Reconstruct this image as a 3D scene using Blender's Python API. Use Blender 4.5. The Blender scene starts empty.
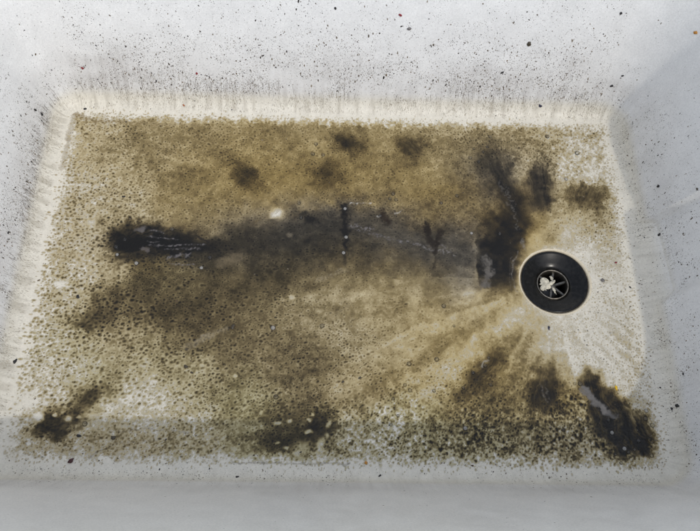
import bpy, math
import numpy as np
from mathutils import Matrix, Vector

scene = bpy.context.scene
rng = np.random.default_rng(11)

# ------------------------------------------------------------------ camera
cam_d = bpy.data.cameras.new('camera'); cam = bpy.data.objects.new('camera', cam_d)
scene.collection.objects.link(cam); scene.camera = cam
cam_d.sensor_width = 36; cam_d.lens = 36*750/700; cam_d.clip_start = 0.01; cam_d.clip_end = 200
rot = (Matrix.Rotation(-0.06815, 4, 'Z') @ Matrix.Rotation(0.44773, 4, 'X') @ Matrix.Rotation(0.07897, 4, 'Z'))
cam.matrix_world = Matrix.Translation((-0.01258, -0.29976, 0.64248)) @ rot
cam_d.dof.use_dof = False

# ------------------------------------------------------------------ sky, sun, exposure
to_sun = Vector((0.36, -0.60, 1.0)).normalized()
sun_el = math.asin(to_sun.z); sun_az = math.atan2(to_sun.x, to_sun.y)
world = bpy.data.worlds.new('World'); scene.world = world; world.use_nodes = True
wn = world.node_tree; wn.nodes.clear()
wo = wn.nodes.new('ShaderNodeOutputWorld'); wb = wn.nodes.new('ShaderNodeBackground'); ws = wn.nodes.new('ShaderNodeTexSky')
ws.sky_type = 'NISHITA'; ws.sun_disc = False; ws.sun_elevation = sun_el; ws.sun_rotation = sun_az
ws.dust_density = 1.2; ws.ozone_density = 1.0; ws.air_density = 1.2
wb.inputs['Strength'].default_value = 0.15
wh = wn.nodes.new('ShaderNodeHueSaturation'); wh.inputs['Saturation'].default_value = .46     # sky colour desaturated so its light falls less blue on the walls
wn.links.new(ws.outputs[0], wh.inputs['Color']); wn.links.new(wh.outputs[0], wb.inputs[0]); wn.links.new(wb.outputs[0], wo.inputs[0])
sun_d = bpy.data.lights.new('sun', 'SUN'); sun_d.energy = 0.62; sun_d.angle = math.radians(1.0); sun_d.color = (1, .95, .86)
sun = bpy.data.objects.new('sun', sun_d); scene.collection.objects.link(sun)
sun.rotation_euler = (-to_sun).to_track_quat('-Z', 'Y').to_euler()
scene.view_settings.view_transform = 'Standard'; scene.view_settings.look = 'None'
scene.view_settings.exposure = 0.66; scene.view_settings.gamma = 1.0; scene.view_settings.use_curve_mapping = False

# ---- shape of the basin (metres): flat floor, fillet all round, drafted walls
HX, HY = 0.2785, 0.1775            # half size of the flat floor
RC, RF, HW = 0.009, 0.018, 0.215   # floor corner radius, fillet radius, wall height
def _perim(t):
    """t in 0..1 round the floor outline, counter-clockwise from the middle of the right side"""
    a, b = HX - RC, HY - RC; q = math.pi/2*RC
    L = np.array([b, q, 2*a, q, 2*b, q, 2*a, q, b]); E = np.concatenate([[0], np.cumsum(L)])
    u = (t % 1.0)*E[-1]; k = np.clip(np.searchsorted(E, u, side='right')-1, 0, 8); w = u - E[k]
    cx = np.array([a, a, a, -a, -a, -a, -a, a, a])[k]; cy = np.array([0, b, b, b, b, -b, -b, -b, -b])[k]
    dx = np.array([0, 0, -1, 0, 0, 0, 1, 0, 0])[k]; dy = np.array([1, 0, 0, 0, -1, 0, 0, 0, 1])[k]
    a0 = np.array([0, 0, .5, .5, 1, 1, 1.5, 1.5, 2])[k]*math.pi
    ang = a0 + np.where(k % 2 == 1, w/RC, 0)
    nx, ny = np.cos(ang), np.sin(ang)
    return cx + dx*w*(k % 2 == 0) + RC*nx, cy + dy*w*(k % 2 == 0) + RC*ny, nx, ny
def _draft(nx, ny):
    w = np.array([np.clip(nx, 0, 1)**2, np.clip(-nx, 0, 1)**2, np.clip(ny, 0, 1)**2, np.clip(-ny, 0, 1)**2])
    return np.radians(w[0]*17 + w[1]*16 + w[2]*17 + w[3]*19)
def _recess(x, y, z, nx):
    """shallow moulded channel in the right wall beside the drain"""
    h = np.clip(z - 0.004, 0, None); c = np.clip(nx, 0, 1)**8
    y1 = 0.059 - 0.11*h; y2 = -0.032 - 0.09*h
    up = np.clip((y1 - y)/0.006, 0, 1); lo = np.clip((y - y2)/0.017, 0, 1)
    up = up*up*(3 - 2*up); lo = lo*lo*(3 - 2*lo)
    tilt = 0.62 + 0.38*np.clip((y1 - y)/(y1 - y2), 0, 1)
    return c*up*lo*tilt*np.clip(h/0.010, 0, 1)*0.014
def _pos(t, s):
    x, y, nx, ny = _perim(t); de = _draft(nx, ny); phm = math.pi/2 - de
    ph = np.clip(s/RF, 0, phm); e = np.clip(s - RF*phm, 0, None)
    d = RF*np.sin(ph) + e*np.sin(de); z = RF*(1 - np.cos(ph)) + e*np.cos(de)
    d = d + _recess(x, y, z, nx)
    return np.stack([x + nx*d, y + ny*d, z], -1)
def surf(t, s):
    """point and inward normal of the wall at outline place t, s metres up from the floor edge"""
    t = np.asarray(t, float); s = np.asarray(s, float); e = 4e-4
    P = _pos(t, s); A = _pos(t + 3e-4, s) - _pos(t - 3e-4, s); B = _pos(t, s + e) - _pos(t, np.maximum(s - e, 0))
    N = np.cross(A, B); N /= np.linalg.norm(N, axis=-1, keepdims=True) + 1e-12
    flip = N[..., 2:] * 0 + np.where((N[..., 2:] + 1e-9) < 0, -1, 1)
    return P, N*flip


# ------------------------------------------------------------------ helpers
def lin(c):
    c = np.asarray(c, float)/255.0
    return np.where(c <= .04045, c/12.92, ((c + .055)/1.055)**2.4)
def sstep(a, b, x):
    k = np.clip((x - a)/(b - a), 0, 1); return k*k*(3 - 2*k)
def link(o, parent=None):
    scene.collection.objects.link(o)
    if parent is not None: o.parent = parent
    return o
def tag(o, label=None, cat=None, group=None, kind=None):
    for k, v in (('label', label), ('category', cat), ('group', group), ('kind', kind)):
        if v: o[k] = v
    return o
def mesh(name, V, F, mat, parent=None, smooth=True, col=None, floats=None, normals=None):
    """V (n,3); F (m,3) or (m,4) arrays or a list of faces"""
    me = bpy.data.meshes.new(name); V = np.asarray(V, np.float32)
    if isinstance(F, np.ndarray):
        n = F.shape[1]; me.vertices.add(len(V)); me.vertices.foreach_set('co', V.ravel())
        me.loops.add(F.size); me.loops.foreach_set('vertex_index', F.astype(np.int32).ravel())
        me.polygons.add(len(F)); me.polygons.foreach_set('loop_start', np.arange(0, F.size, n, dtype=np.int32))
        me.update(calc_edges=True)
    else:
        me.from_pydata(V.tolist(), [], F); me.update()
    me.polygons.foreach_set('use_smooth', np.full(len(me.polygons), smooth))
    if col is not None:
        a = me.color_attributes.new('Col', 'FLOAT_COLOR', 'POINT'); a.data.foreach_set('color', np.asarray(col, np.float32).ravel())
    for k, v in (floats or {}).items():
        a = me.attributes.new(k, 'FLOAT', 'POINT'); a.data.foreach_set('value', np.asarray(v, np.float32).ravel())
    if normals is not None: me.normals_split_custom_set_from_vertices(np.asarray(normals, float).tolist())
    me.materials.append(mat)
    return link(bpy.data.objects.new(name, me), parent)
def submesh(V, F, keep):
    f = F[keep]; u, inv = np.unique(f, return_inverse=True)
    return u, inv.reshape(f.shape)
def lathe(prof, n=72, close=False):
    """prof [(r,z)...] -> V,F"""
    a = np.arange(n)/n*2*math.pi; V = []; F = []
    for r, z in prof: V += [(r*math.cos(k), r*math.sin(k), z) for k in a]
    m = len(prof)
    for i in range(m if close else m - 1):
        for k in range(n):
            F.append((i*n + k, i*n + (k + 1) % n, ((i + 1) % m)*n + (k + 1) % n, ((i + 1) % m)*n + k))
    return V, F
def vnoise(shape, cell, seed, rep=1):
    """smooth value noise on a raster, cell = (rows, cols) per lattice cell"""
    r = np.random.default_rng(seed); cy, cx = cell if isinstance(cell, tuple) else (cell, cell)
    H, W = shape; gy, gx = int(H/cy) + 3, int(W/cx) + 3; G = r.random((gy, gx))
    y = np.arange(H)/cy; x = np.arange(W)/cx; iy = y.astype(int); ix = x.astype(int)
    fy = (y - iy); fx = (x - ix); fy = (fy*fy*(3 - 2*fy))[:, None]; fx = (fx*fx*(3 - 2*fx))[None]
    a = G[iy][:, ix]; b = G[iy][:, ix + 1]; c = G[iy + 1][:, ix]; d = G[iy + 1][:, ix + 1]
    return (a*(1 - fx) + b*fx)*(1 - fy) + (c*(1 - fx) + d*fx)*fy
def fbm(shape, cell, seed, octs=4):
    s = 0; w = 1; tot = 0
    for k in range(octs):
        s = s + w*vnoise(shape, max(cell/2**k, 1.01), seed*17 + k); tot += w; w *= .55
    return s/tot
def gather(A, y, x):
    """bilinear lookup"""
    H, W = A.shape; x = np.clip(x, 0, W - 1.001); y = np.clip(y, 0, H - 1.001); i = y.astype(int); j = x.astype(int); fy = y - i; fx = x - j
    return (A[i, j]*(1 - fx) + A[i, j + 1]*fx)*(1 - fy) + (A[i + 1, j]*(1 - fx) + A[i + 1, j + 1]*fx)*fy

# ------------------------------------------------------------------ materials
def mat_new(name):
    m = bpy.data.materials.new(name); m.use_nodes = True; nt = m.node_tree; nt.nodes.clear()
    out = nt.nodes.new('ShaderNodeOutputMaterial'); p = nt.nodes.new('ShaderNodeBsdfPrincipled')
    nt.links.new(p.outputs[0], out.inputs[0]); return m, nt, p, out
def N(nt, kind, **kw):
    n = nt.nodes.new(kind)
    for k, v in kw.items():
        if k in n.inputs: n.inputs[k].default_value = v
        else: setattr(n, k, v)
    return n
def attr(nt, name):
    a = nt.nodes.new('ShaderNodeAttribute'); a.attribute_name = name; return a
def coords(nt): return nt.nodes.new('ShaderNodeTexCoord').outputs['Object']
def bump(nt, p, height, strength, dist):
    b = nt.nodes.new('ShaderNodeBump'); b.inputs['Strength'].default_value = strength; b.inputs['Distance'].default_value = dist
    nt.links.new(height, b.inputs['Height']); nt.links.new(b.outputs[0], p.inputs['Normal']); return b
def enamel():
    """white glazed basin; Col carries the film of grime left on it"""
    m, nt, p, out = mat_new('white_glaze'); a = attr(nt, 'Col'); co = coords(nt)
    n1 = N(nt, 'ShaderNodeTexNoise', Scale=55.0, Detail=5.0, Roughness=.6); nt.links.new(co, n1.inputs['Vector'])
    n2 = N(nt, 'ShaderNodeTexNoise', Scale=700.0, Detail=3.0, Roughness=.6); nt.links.new(co, n2.inputs['Vector'])
    r1 = N(nt, 'ShaderNodeMapRange'); r1.inputs['From Min'].default_value = .3; r1.inputs['From Max'].default_value = .7
    r1.inputs['To Min'].default_value = .93; r1.inputs['To Max'].default_value = 1.03; nt.links.new(n1.outputs['Fac'], r1.inputs['Value'])
    r2 = N(nt, 'ShaderNodeMapRange'); r2.inputs['From Min'].default_value = .35; r2.inputs['From Max'].default_value = .65
    r2.inputs['To Min'].default_value = .90; r2.inputs['To Max'].default_value = 1.04; nt.links.new(n2.outputs['Fac'], r2.inputs['Value'])
    mm = N(nt, 'ShaderNodeMath', operation='MULTIPLY'); nt.links.new(r1.outputs[0], mm.inputs[0]); nt.links.new(r2.outputs[0], mm.inputs[1])
    vm = N(nt, 'ShaderNodeVectorMath', operation='SCALE'); nt.links.new(a.outputs['Color'], vm.inputs[0]); nt.links.new(mm.outputs[0], vm.inputs['Scale'])
    nt.links.new(vm.outputs[0], p.inputs['Base Color'])
    rr = N(nt, 'ShaderNodeMapRange'); rr.inputs['To Min'].default_value = .28; rr.inputs['To Max'].default_value = .6
    nt.links.new(n1.outputs['Fac'], rr.inputs['Value']); nt.links.new(rr.outputs[0], p.inputs['Roughness'])
    p.inputs['Specular IOR Level'].default_value = .4
    bump(nt, p, n2.outputs['Fac'], .12, .0004); return m
def silt():
    m, nt, p, out = mat_new('wet_silt'); a = attr(nt, 'Col'); w = attr(nt, 'wet'); co = coords(nt)
    n1 = N(nt, 'ShaderNodeTexNoise', Scale=900.0, Detail=4.0, Roughness=.65); nt.links.new(co, n1.inputs['Vector'])
    r1 = N(nt, 'ShaderNodeMapRange'); r1.inputs['From Min'].default_value = .3; r1.inputs['From Max'].default_value = .7
    r1.inputs['To Min'].default_value = .86; r1.inputs['To Max'].default_value = 1.12; nt.links.new(n1.outputs['Fac'], r1.inputs['Value'])
    vm = N(nt, 'ShaderNodeVectorMath', operation='SCALE'); nt.links.new(a.outputs['Color'], vm.inputs[0]); nt.links.new(r1.outputs[0], vm.inputs['Scale'])
    nt.links.new(vm.outputs[0], p.inputs['Base Color'])
    rr = N(nt, 'ShaderNodeMapRange'); rr.inputs['To Min'].default_value = .6; rr.inputs['To Max'].default_value = .3
    nt.links.new(w.outputs['Fac'], rr.inputs['Value']); nt.links.new(rr.outputs[0], p.inputs['Roughness'])
    cw = N(nt, 'ShaderNodeMath', operation='MULTIPLY_ADD'); cw.inputs[1].default_value = .12; cw.inputs[2].default_value = .28; nt.links.new(w.outputs['Fac'], cw.inputs[0])
    nt.links.new(cw.outputs[0], p.inputs['Coat Weight']); p.inputs['Coat Roughness'].default_value = .16; p.inputs['Coat IOR'].default_value = 1.33
    p.inputs['Specular IOR Level'].default_value = .2
    n3 = N(nt, 'ShaderNodeTexNoise', Scale=60.0, Detail=2.0); nt.links.new(co, n3.inputs['Vector'])
    cb = nt.nodes.new('ShaderNodeBump'); cb.inputs['Strength'].default_value = .25; cb.inputs['Distance'].default_value = .002
    nt.links.new(n3.outputs['Fac'], cb.inputs['Height']); nt.links.new(cb.outputs[0], p.inputs['Coat Normal'])
    bump(nt, p, n1.outputs['Fac'], .35, .0004)
    tr = nt.nodes.new('ShaderNodeBsdfTransparent'); mx = nt.nodes.new('ShaderNodeMixShader')
    nt.links.new(a.outputs['Alpha'], mx.inputs[0]); nt.links.new(tr.outputs[0], mx.inputs[1]); nt.links.new(p.outputs[0], mx.inputs[2])
    nt.links.new(mx.outputs[0], out.inputs[0]); return m
def speck():
    m, nt, p, out = mat_new('dried_splash'); a = attr(nt, 'Col'); nt.links.new(a.outputs['Color'], p.inputs['Base Color'])
    p.inputs['Roughness'].default_value = .55
    n = N(nt, 'ShaderNodeTexNoise', Scale=1500.0); nt.links.new(coords(nt), n.inputs['Vector']); bump(nt, p, n.outputs['Fac'], .3, .0003); return m
def plain(name, c, rough, metal=0, scale=400, var=.25, bm=.2, **kw):
    m, nt, p, out = mat_new(name); co = coords(nt)
    n = N(nt, 'ShaderNodeTexNoise', Scale=scale, Detail=4.0); nt.links.new(co, n.inputs['Vector'])
    r = nt.nodes.new('ShaderNodeValToRGB'); c = np.array(c)
    r.color_ramp.elements[0].position = .3; r.color_ramp.elements[1].position = .7
    r.color_ramp.elements[0].color = (*np.clip(c*(1 - var), 0, 1), 1); r.color_ramp.elements[1].color = (*np.clip(c*(1 + var), 0, 1), 1)
    nt.links.new(n.outputs['Fac'], r.inputs[0]); nt.links.new(r.outputs[0], p.inputs['Base Color'])
    p.inputs['Roughness'].default_value = rough; p.inputs['Metallic'].default_value = metal
    bump(nt, p, n.outputs['Fac'], bm, .0004)
    for k, v in kw.items(): p.inputs[k].default_value = v
    return m
def bubble_mat():
    m, nt, p, out = mat_new('bubble_water')
    p.inputs['Base Color'].default_value = (.95, .94, .9, 1); p.inputs['Transmission Weight'].default_value = 1
    p.inputs['Roughness'].default_value = .08; p.inputs['IOR'].default_value = 1.45; return m
def milk_mat():
    m, nt, p, out = mat_new('bubble_foam'); n = N(nt, 'ShaderNodeTexNoise', Scale=900.0); nt.links.new(coords(nt), n.inputs['Vector'])
    p.inputs['Base Color'].default_value = (.75, .73, .68, 1); p.inputs['Transmission Weight'].default_value = .7; p.inputs['Roughness'].default_value = .12
    p.inputs['IOR'].default_value = 1.33; bump(nt, p, n.outputs['Fac'], .2, .0003); return m
M_MILK = milk_mat()
M_GL, M_SILT, M_SPECK, M_BUB = enamel(), silt(), speck(), bubble_mat()
M_BLACK = plain('black_rubber', (.007, .0068, .0062), .22, scale=260, var=.75, bm=.08, **{'Specular IOR Level': .25})
M_STEEL = plain('dull_steel', (.20, .18, .15), .38, metal=.9, var=.4)
M_SPOKE = plain('grimy_steel', (.10, .095, .085), .4, metal=.6, var=.5)
M_DARK = plain('wet_dark_pipe', (.012, .012, .012), .25)
M_SCUM = plain('pale_scum', (.50, .46, .36), .45, scale=420, var=.45, bm=.8)

# ------------------------------------------------------------------ survey of the dirt and painted reflections (millimetres on the floor)
TONE = [
  (-263.9, 156.8, 0.26, 0.7, 1.6, 0.1, 0.0, 0.3),
  (-233.5, 121.0, 0.33, 0.7, 1.7, 0.1, 0.0, 0.3),
  (-195.1, 134.1, 0.42, 0.5, 1.5, 0.2, 0.0, 0.2),
  (-145.8, 147.7, 0.4, 0.5, 1.4, 0.3, 0.0, 0.2),
  (-94.1, 136.8, 0.45, 0.4, 1.4, 0.4, 0.0, 0.15),
  (-43.5, 150.4, 0.42, 0.4, 1.4, 0.3, 0.0, 0.15),
  (28.5, 127.8, 0.42, 0.3, 1.3, 0.3, 0.0, 0.15),
  (100.3, 129.6, 0.42, 0.3, 1.3, 0.2, 0.0, 0.2),
  (112.1, 157.1, 0.38, 0.5, 1.4, 0.1, 0.0, 0.2),
  (164.8, 162.4, 0.42, 0.4, 1.4, 0.2, 0.0, 0.2),
  (194.6, 144.4, 0.28, 0.4, 1.4, 0.2, 0.0, 0.4),
  (227.6, 157.8, 0.3, 0.6, 1.5, 0.1, 0.0, 0.5),
  (245.5, 133.4, 0.06, 0.5, 1.5, 0.0, 0.0, 0.7),
  (270.0, 158.9, 0.2, 0.7, 1.5, 0.0, 0.0, 0.7),
  (226.9, 67.9, 0.15, 0.3, 1.3, 0.2, 0.0, 0.3),
  (253.9, 46.0, 0.2, 0.8, 1.2, 0.0, 0.0, 0.35),
  (249.7, 16.5, 0.0, 0.6, 1.0, 0.0, 0.0, 0.15),
  (186.8, 67.0, 0.42, 0.1, 1.2, 0.7, 0.0, 0.1),
  (-140.5, 88.1, 0.45, 0.4, 1.4, 0.4, 0.0, 0.15),
  (-61.5, 90.0, 0.43, 0.3, 1.3, 0.5, 0.0, 0.12),
  (8.2, 97.5, 0.45, 0.3, 1.3, 0.5, 0.0, 0.12),
  (78.6, 99.2, 0.43, 0.3, 1.3, 0.5, 0.0, 0.12),
  (107.5, 74.4, 0.5, 0.2, 1.3, 1.0, 0.0, 0.2),
  (-246.3, 74.2, 0.24, 0.9, 1.9, 0.0, 0.0, 0.4),
  (-252.1, 19.3, 0.22, 0.95, 2.1, 0.0, 0.0, 0.4),
  (-262.0, -32.2, 0.2, 1.0, 2.3, 0.0, 0.1, 0.4),
  (-222.3, 41.4, 0.4, 0.6, 1.9, 0.0, 0.0, 0.3),
  (-249.3, -80.3, 0.17, 1.0, 2.3, 0.0, 0.3, 0.4),
  (-260.3, -116.9, 0.1, 0.8, 2.2, 0.0, 0.1, 0.4),
  (-197.8, -70.0, 0.42, 0.8, 2.2, 0.0, 0.0, 0.2),
  (-211.5, -98.2, 0.2, 0.9, 2.3, 0.0, 0.4, 0.3),
  (-168.9, -88.4, 0.35, 0.9, 2.3, 0.0, 0.3, 0.3),
  (-146.3, -50.0, 0.64, 0.6, 1.8, 0.0, 0.0, 0.15),
  (-101.7, -39.4, 0.66, 0.4, 1.6, 0.0, 0.0, 0.15),
  (-150.1, -12.1, 0.64, 0.5, 1.7, 0.0, 0.2, 0.15),
  (-85.3, -8.8, 0.68, 0.2, 1.4, 0.0, 0.1, 0.1),
  (-99.0, -78.0, 0.48, 0.6, 1.8, 0.0, 0.0, 0.2),
  (-64.1, -58.4, 0.46, 0.5, 1.5, 0.0, 0.0, 0.2),
  (-37.5, -38.3, 0.43, 0.6, 1.4, 0.0, 0.0, 0.2),
  (-10.2, -17.7, 0.45, 0.4, 1.3, 0.1, 0.0, 0.15),
  (-0.4, -67.0, 0.36, 0.6, 1.3, 0.0, 0.0, 0.25),
  (-44.6, -95.9, 0.42, 0.6, 1.5, 0.0, 0.0, 0.25),
  (-123.2, -106.1, 0.38, 0.8, 2.0, 0.0, 0.3, 0.3),
  (-164.2, -129.0, 0.04, 0.6, 1.8, 0.0, 0.2, 0.3),
  (-199.0, -125.0, 0.05, 0.5, 2.2, 0.0, 0.2, 0.3),
  (-87.0, -123.6, 0.38, 0.6, 1.8, 0.0, 0.6, 0.3),
  (-176.9, -163.5, 0.34, 0.6, 1.3, 0.0, 0.0, 0.7),
  (-118.5, -158.7, 0.22, 0.6, 1.5, 0.0, 0.2, 0.7),
  (-234.5, -168.3, 0.2, 0.6, 1.5, 0.0, 0.0, 0.6),
  (-268.4, -164.5, 0.15, 0.6, 1.5, 0.0, 0.0, 0.6),
  (-67.7, -158.2, 0.42, 0.5, 1.5, 0.0, 0.5, 0.4),
  (8.9, -161.6, 0.35, 0.7, 1.5, 0.0, 0.4, 0.8),
  (36.5, -27.0, 0.38, 0.12, 1.4, 0.3, 0.0, 0.15),
  (54.2, -66.2, 0.32, 0.22, 1.3, 0.3, 0.0, 0.1),
  (17.6, -104.2, 0.33, 0.5, 1.5, 0.2, 0.0, 0.2),
  (71.0, -103.5, 0.33, 0.4, 1.5, 0.4, 0.0, 0.2),
  (96.8, -121.3, 0.36, 0.4, 1.6, 0.5, 0.0, 0.2),
  (100.4, -55.7, 0.28, 0.1, 1.4, 0.4, 0.0, 0.15),
  (129.5, -35.5, 0.26, 0.03, 1.3, 0.35, 0.0, 0.15),
  (166.1, -44.8, 0.18, 0.02, 1.3, 0.3, 0.0, 0.2),
  (192.0, -64.0, 0.04, 0.15, 1.1, 0.1, 0.0, 0.2),
  (145.8, -64.7, 0.24, 0.05, 1.3, 0.4, 0.0, 0.2),
  (162.4, -83.6, 0.12, 0.1, 1.3, 0.3, 0.0, 0.3),
  (158.9, -120.6, 0.36, 0.3, 1.4, 0.6, 0.0, 0.2),
  (229.0, -63.5, 0.0, 0.5, 1.0, 0.1, 0.0, 0.2),
  (261.7, -91.6, 0.02, 0.7, 1.0, 0.1, 0.0, 0.25),
  (266.2, -119.2, 0.06, 0.8, 1.2, 0.0, 0.0, 0.3),
  (252.1, -33.4, 0.0, 0.6, 1.0, 0.0, 0.0, 0.15),
  (51.8, -156.9, 0.42, 1.0, 1.8, 0.0, 0.6, 1.0),
  (112.2, -156.3, 0.42, 1.0, 1.8, 0.0, 0.5, 1.0),
  (172.9, -155.6, 0.4, 1.0, 1.8, 0.0, 0.3, 1.0),
  (78.3, -141.0, 0.48, 0.6, 1.6, 0.0, 0.7, 0.6),
  (157.0, -140.1, 0.5, 0.6, 1.6, 0.0, 0.4, 0.6),
  (206.7, -163.8, 0.38, 1.0, 1.7, 0.0, 0.2, 1.0),
  (111.0, -173.2, 0.3, 1.0, 1.7, 0.0, 0.3, 1.0),
  (188.1, -174.2, 0.28, 1.0, 1.7, 0.0, 0.0, 1.0),
  (51.4, -173.8, 0.28, 1.0, 1.6, 0.0, 0.3, 1.0),
  (8.4, 3.3, 0.55, 0.1, 1.2, 0.1, 0.0, 0.1),
  (75.0, 4.6, 0.5, 0.05, 1.2, 0.1, 0.0, 0.08),
  (112.6, -7.2, 0.44, 0.05, 1.2, 0.2, 0.0, 0.08),
  (-39.0, 7.7, 0.66, 0.1, 1.3, 0.0, 0.1, 0.1),
]
SLUDGE_AND_REFLECTION = {
  'left': [(-200.3, 33.2, 18.9, 0.4, 1.8, -14.0, 0.85), (-173.2, 28.4, 24.8, -1.4, 0.7, -13.9, 0.75), (-144.4, 25.7, 22.8, -1.3, 0.4, -12.8, 0.6), (-114.0, 25.3, 22.7, 1.8, 1.2, -9.6, 0.35), (-201.3, 11.9, 13.1, 0.3, 1.4, -10.5, 0.35)],
  'olive': [(-215.8, -37.4, 17.2, 15.0, 11.4, -14.4, 0.46), (-231.5, -53.3, 16.1, 0.3, 1.8, -11.6, 0.4), (-175.7, -30.7, 16.1, 11.3, 7.8, -12.0, 0.2)],
  'arch_reflection': [(-87.9, 35.5, 22.8, 10.1, 4.7, -12.1, 0.34), (-54.9, 49.4, 21.8, 8.7, 4.4, -13.6, 0.42), (-23.0, 56.8, 23.2, 3.3, 1.8, -15.5, 0.46), (13.2, 56.4, 25.4, -1.5, -1.0, -16.7, 0.47), (52.2, 48.4, 24.7, -5.5, -3.2, -15.2, 0.45), (88.0, 39.2, 24.3, -6.4, -4.2, -16.0, 0.42), (119.5, 26.8, 15.1, -2.7, -4.7, -21.4, 0.38), (-11.0, 35.0, 48.2, -2.8, -0.9, -19.6, 0.34), (56.4, 21.2, 47.5, -6.5, -2.7, -18.1, 0.32), (-49.1, 23.4, 37.9, 4.5, 2.2, -19.2, 0.25)],  # reflection of the tap, painted as a dark arched band
  'drainside': [(155.9, 116.5, 14.0, -5.8, -7.1, -18.2, 0.55), (150.6, 140.7, 13.5, 0.4, -1.0, -12.4, 0.3), (166.8, 89.6, 11.5, 6.2, 6.7, -21.0, 0.6), (170.0, 58.8, 13.0, 2.8, 1.4, -22.1, 0.62), (155.7, 29.7, 15.6, 0.3, -2.6, -30.5, 0.9), (141.0, 16.5, 9.7, 0.2, -2.0, -25.7, 0.65), (160.9, 1.0, 9.6, 0.2, -1.3, -14.7, 0.65)],
  'finger': [(200.8, 104.5, 11.3, 0.3, -2.8, -26.2, 0.66), (200.0, 88.0, 9.1, 0.2, -1.5, -14.0, 0.3)],
  'rightedge': [(250.0, 90.4, 18.5, 5.9, 1.2, -12.4, 0.6), (259.6, 72.1, 8.1, 0.2, -1.6, -11.5, 0.25), (235.7, 97.1, 12.3, 0.3, -1.5, -11.8, 0.2)],
  'top1': [(8.0, 148.1, 13.1, -7.0, -3.0, -7.9, 0.62)],
  'top2': [(71.9, 142.4, 12.5, -5.2, -3.5, -10.5, 0.62)],
  'top3': [(-12.1, 113.5, 14.1, 0.4, 0.2, -13.1, 0.42)],
  'top4': [(-93.2, 105.6, 12.0, -9.2, -6.2, -11.7, 0.42), (-111.5, 124.2, 14.9, -13.5, -4.1, -6.6, 0.28)],
  'frontleft': [(-236.5, -146.4, 19.5, 3.1, 2.3, -7.6, 0.62), (-224.1, -128.9, 10.1, 12.5, 7.0, -6.1, 0.5), (-205.2, -111.7, 11.6, 11.7, 5.9, -6.1, 0.32), (-245.3, -154.1, 13.4, 0.1, 1.2, -6.8, 0.4)],
  'frontmid': [(-33.9, -152.7, 25.6, 0.3, 0.4, -12.0, 0.42), (-16.1, -143.9, 12.4, 6.0, 3.4, -7.0, 0.42), (-39.0, -130.1, 24.9, 7.2, 2.3, -7.6, 0.28), (-54.8, -162.3, 21.2, 0.2, 0.4, -8.4, 0.25)],
  'frontright': [(221.5, -105.2, 9.9, 0.1, -1.5, -11.1, 0.75), (232.4, -124.1, 9.2, -10.7, -10.9, -9.7, 0.85), (245.9, -146.1, 10.2, -14.6, -13.0, -9.7, 0.97), (260.8, -157.3, 12.3, 0.1, -2.3, -13.8, 0.9), (247.5, -169.4, 15.6, 0.2, -1.2, -7.6, 0.7), (228.9, -148.1, 12.3, 0.1, -1.3, -8.7, 0.25), (270.1, -138.8, 7.1, 0.1, -2.1, -12.4, 0.4), (246.2, -121.3, 10.5, -8.2, -5.0, -6.0, 0.3)],
  'smear': [(181.9, -105.7, 11.3, -1.9, -5.1, -18.2, 0.62), (190.7, -122.0, 12.8, -4.8, -4.8, -10.2, 0.32)],
  'smear2': [(133.1, -85.9, 9.1, -6.9, -11.6, -15.6, 0.46), (115.5, -106.6, 13.8, 9.6, 4.2, -6.7, 0.3), (70.8, -108.1, 24.6, 11.9, 2.4, -5.8, 0.12)],
}
OCHRE = [
  (-2.0, 115.0, 91.0, 2.3, 0.3, -31.0, 0.45),
  (119.5, -45.6, 50.3, 30.5, 12.2, -25.5, 0.35),
  (70.7, -112.6, 53.2, 0.7, -0.7, -18.2, 0.3),
  (102.4, 70.8, 35.8, 0.8, -0.7, -13.7, 0.9),
  (141.8, 66.0, 10.0, 0.2, -1.7, -22.7, 0.6),
  (190.6, 84.3, 9.1, 0.2, -2.9, -27.9, 0.8),
  (-41.3, 81.2, 59.3, 1.4, 0.4, -11.5, 0.4),
  (208.2, -118.1, 17.9, 0.2, -1.6, -12.7, 0.5),
  (132.9, -88.7, 19.9, 0.3, -1.3, -16.9, 0.4),
  (-180.3, 8.1, 11.2, 0.2, 1.0, -8.4, 0.5),
  (253.5, -114.8, 10.8, 0.1, -1.4, -9.1, 0.4),
  (154.9, 43.9, 9.8, 0.2, -1.9, -22.1, 0.5),
  (-92.6, 112.7, 50.1, 1.3, 1.4, -23.7, 0.3),
]
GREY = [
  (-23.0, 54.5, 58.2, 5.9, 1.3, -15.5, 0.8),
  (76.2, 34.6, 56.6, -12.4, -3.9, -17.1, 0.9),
  (-163.4, 25.4, 38.0, -2.2, 0.5, -10.7, 0.6),
  (155.6, 112.9, 22.5, 0.6, -2.1, -26.4, 0.7),
  (200.5, 102.1, 10.2, 0.2, -2.5, -23.7, 0.6),
  (118.9, 18.2, 15.5, 0.3, -1.8, -27.9, 0.9),
  (-54.3, 34.1, 47.2, 8.5, 3.5, -21.4, 0.5),
]
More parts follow.
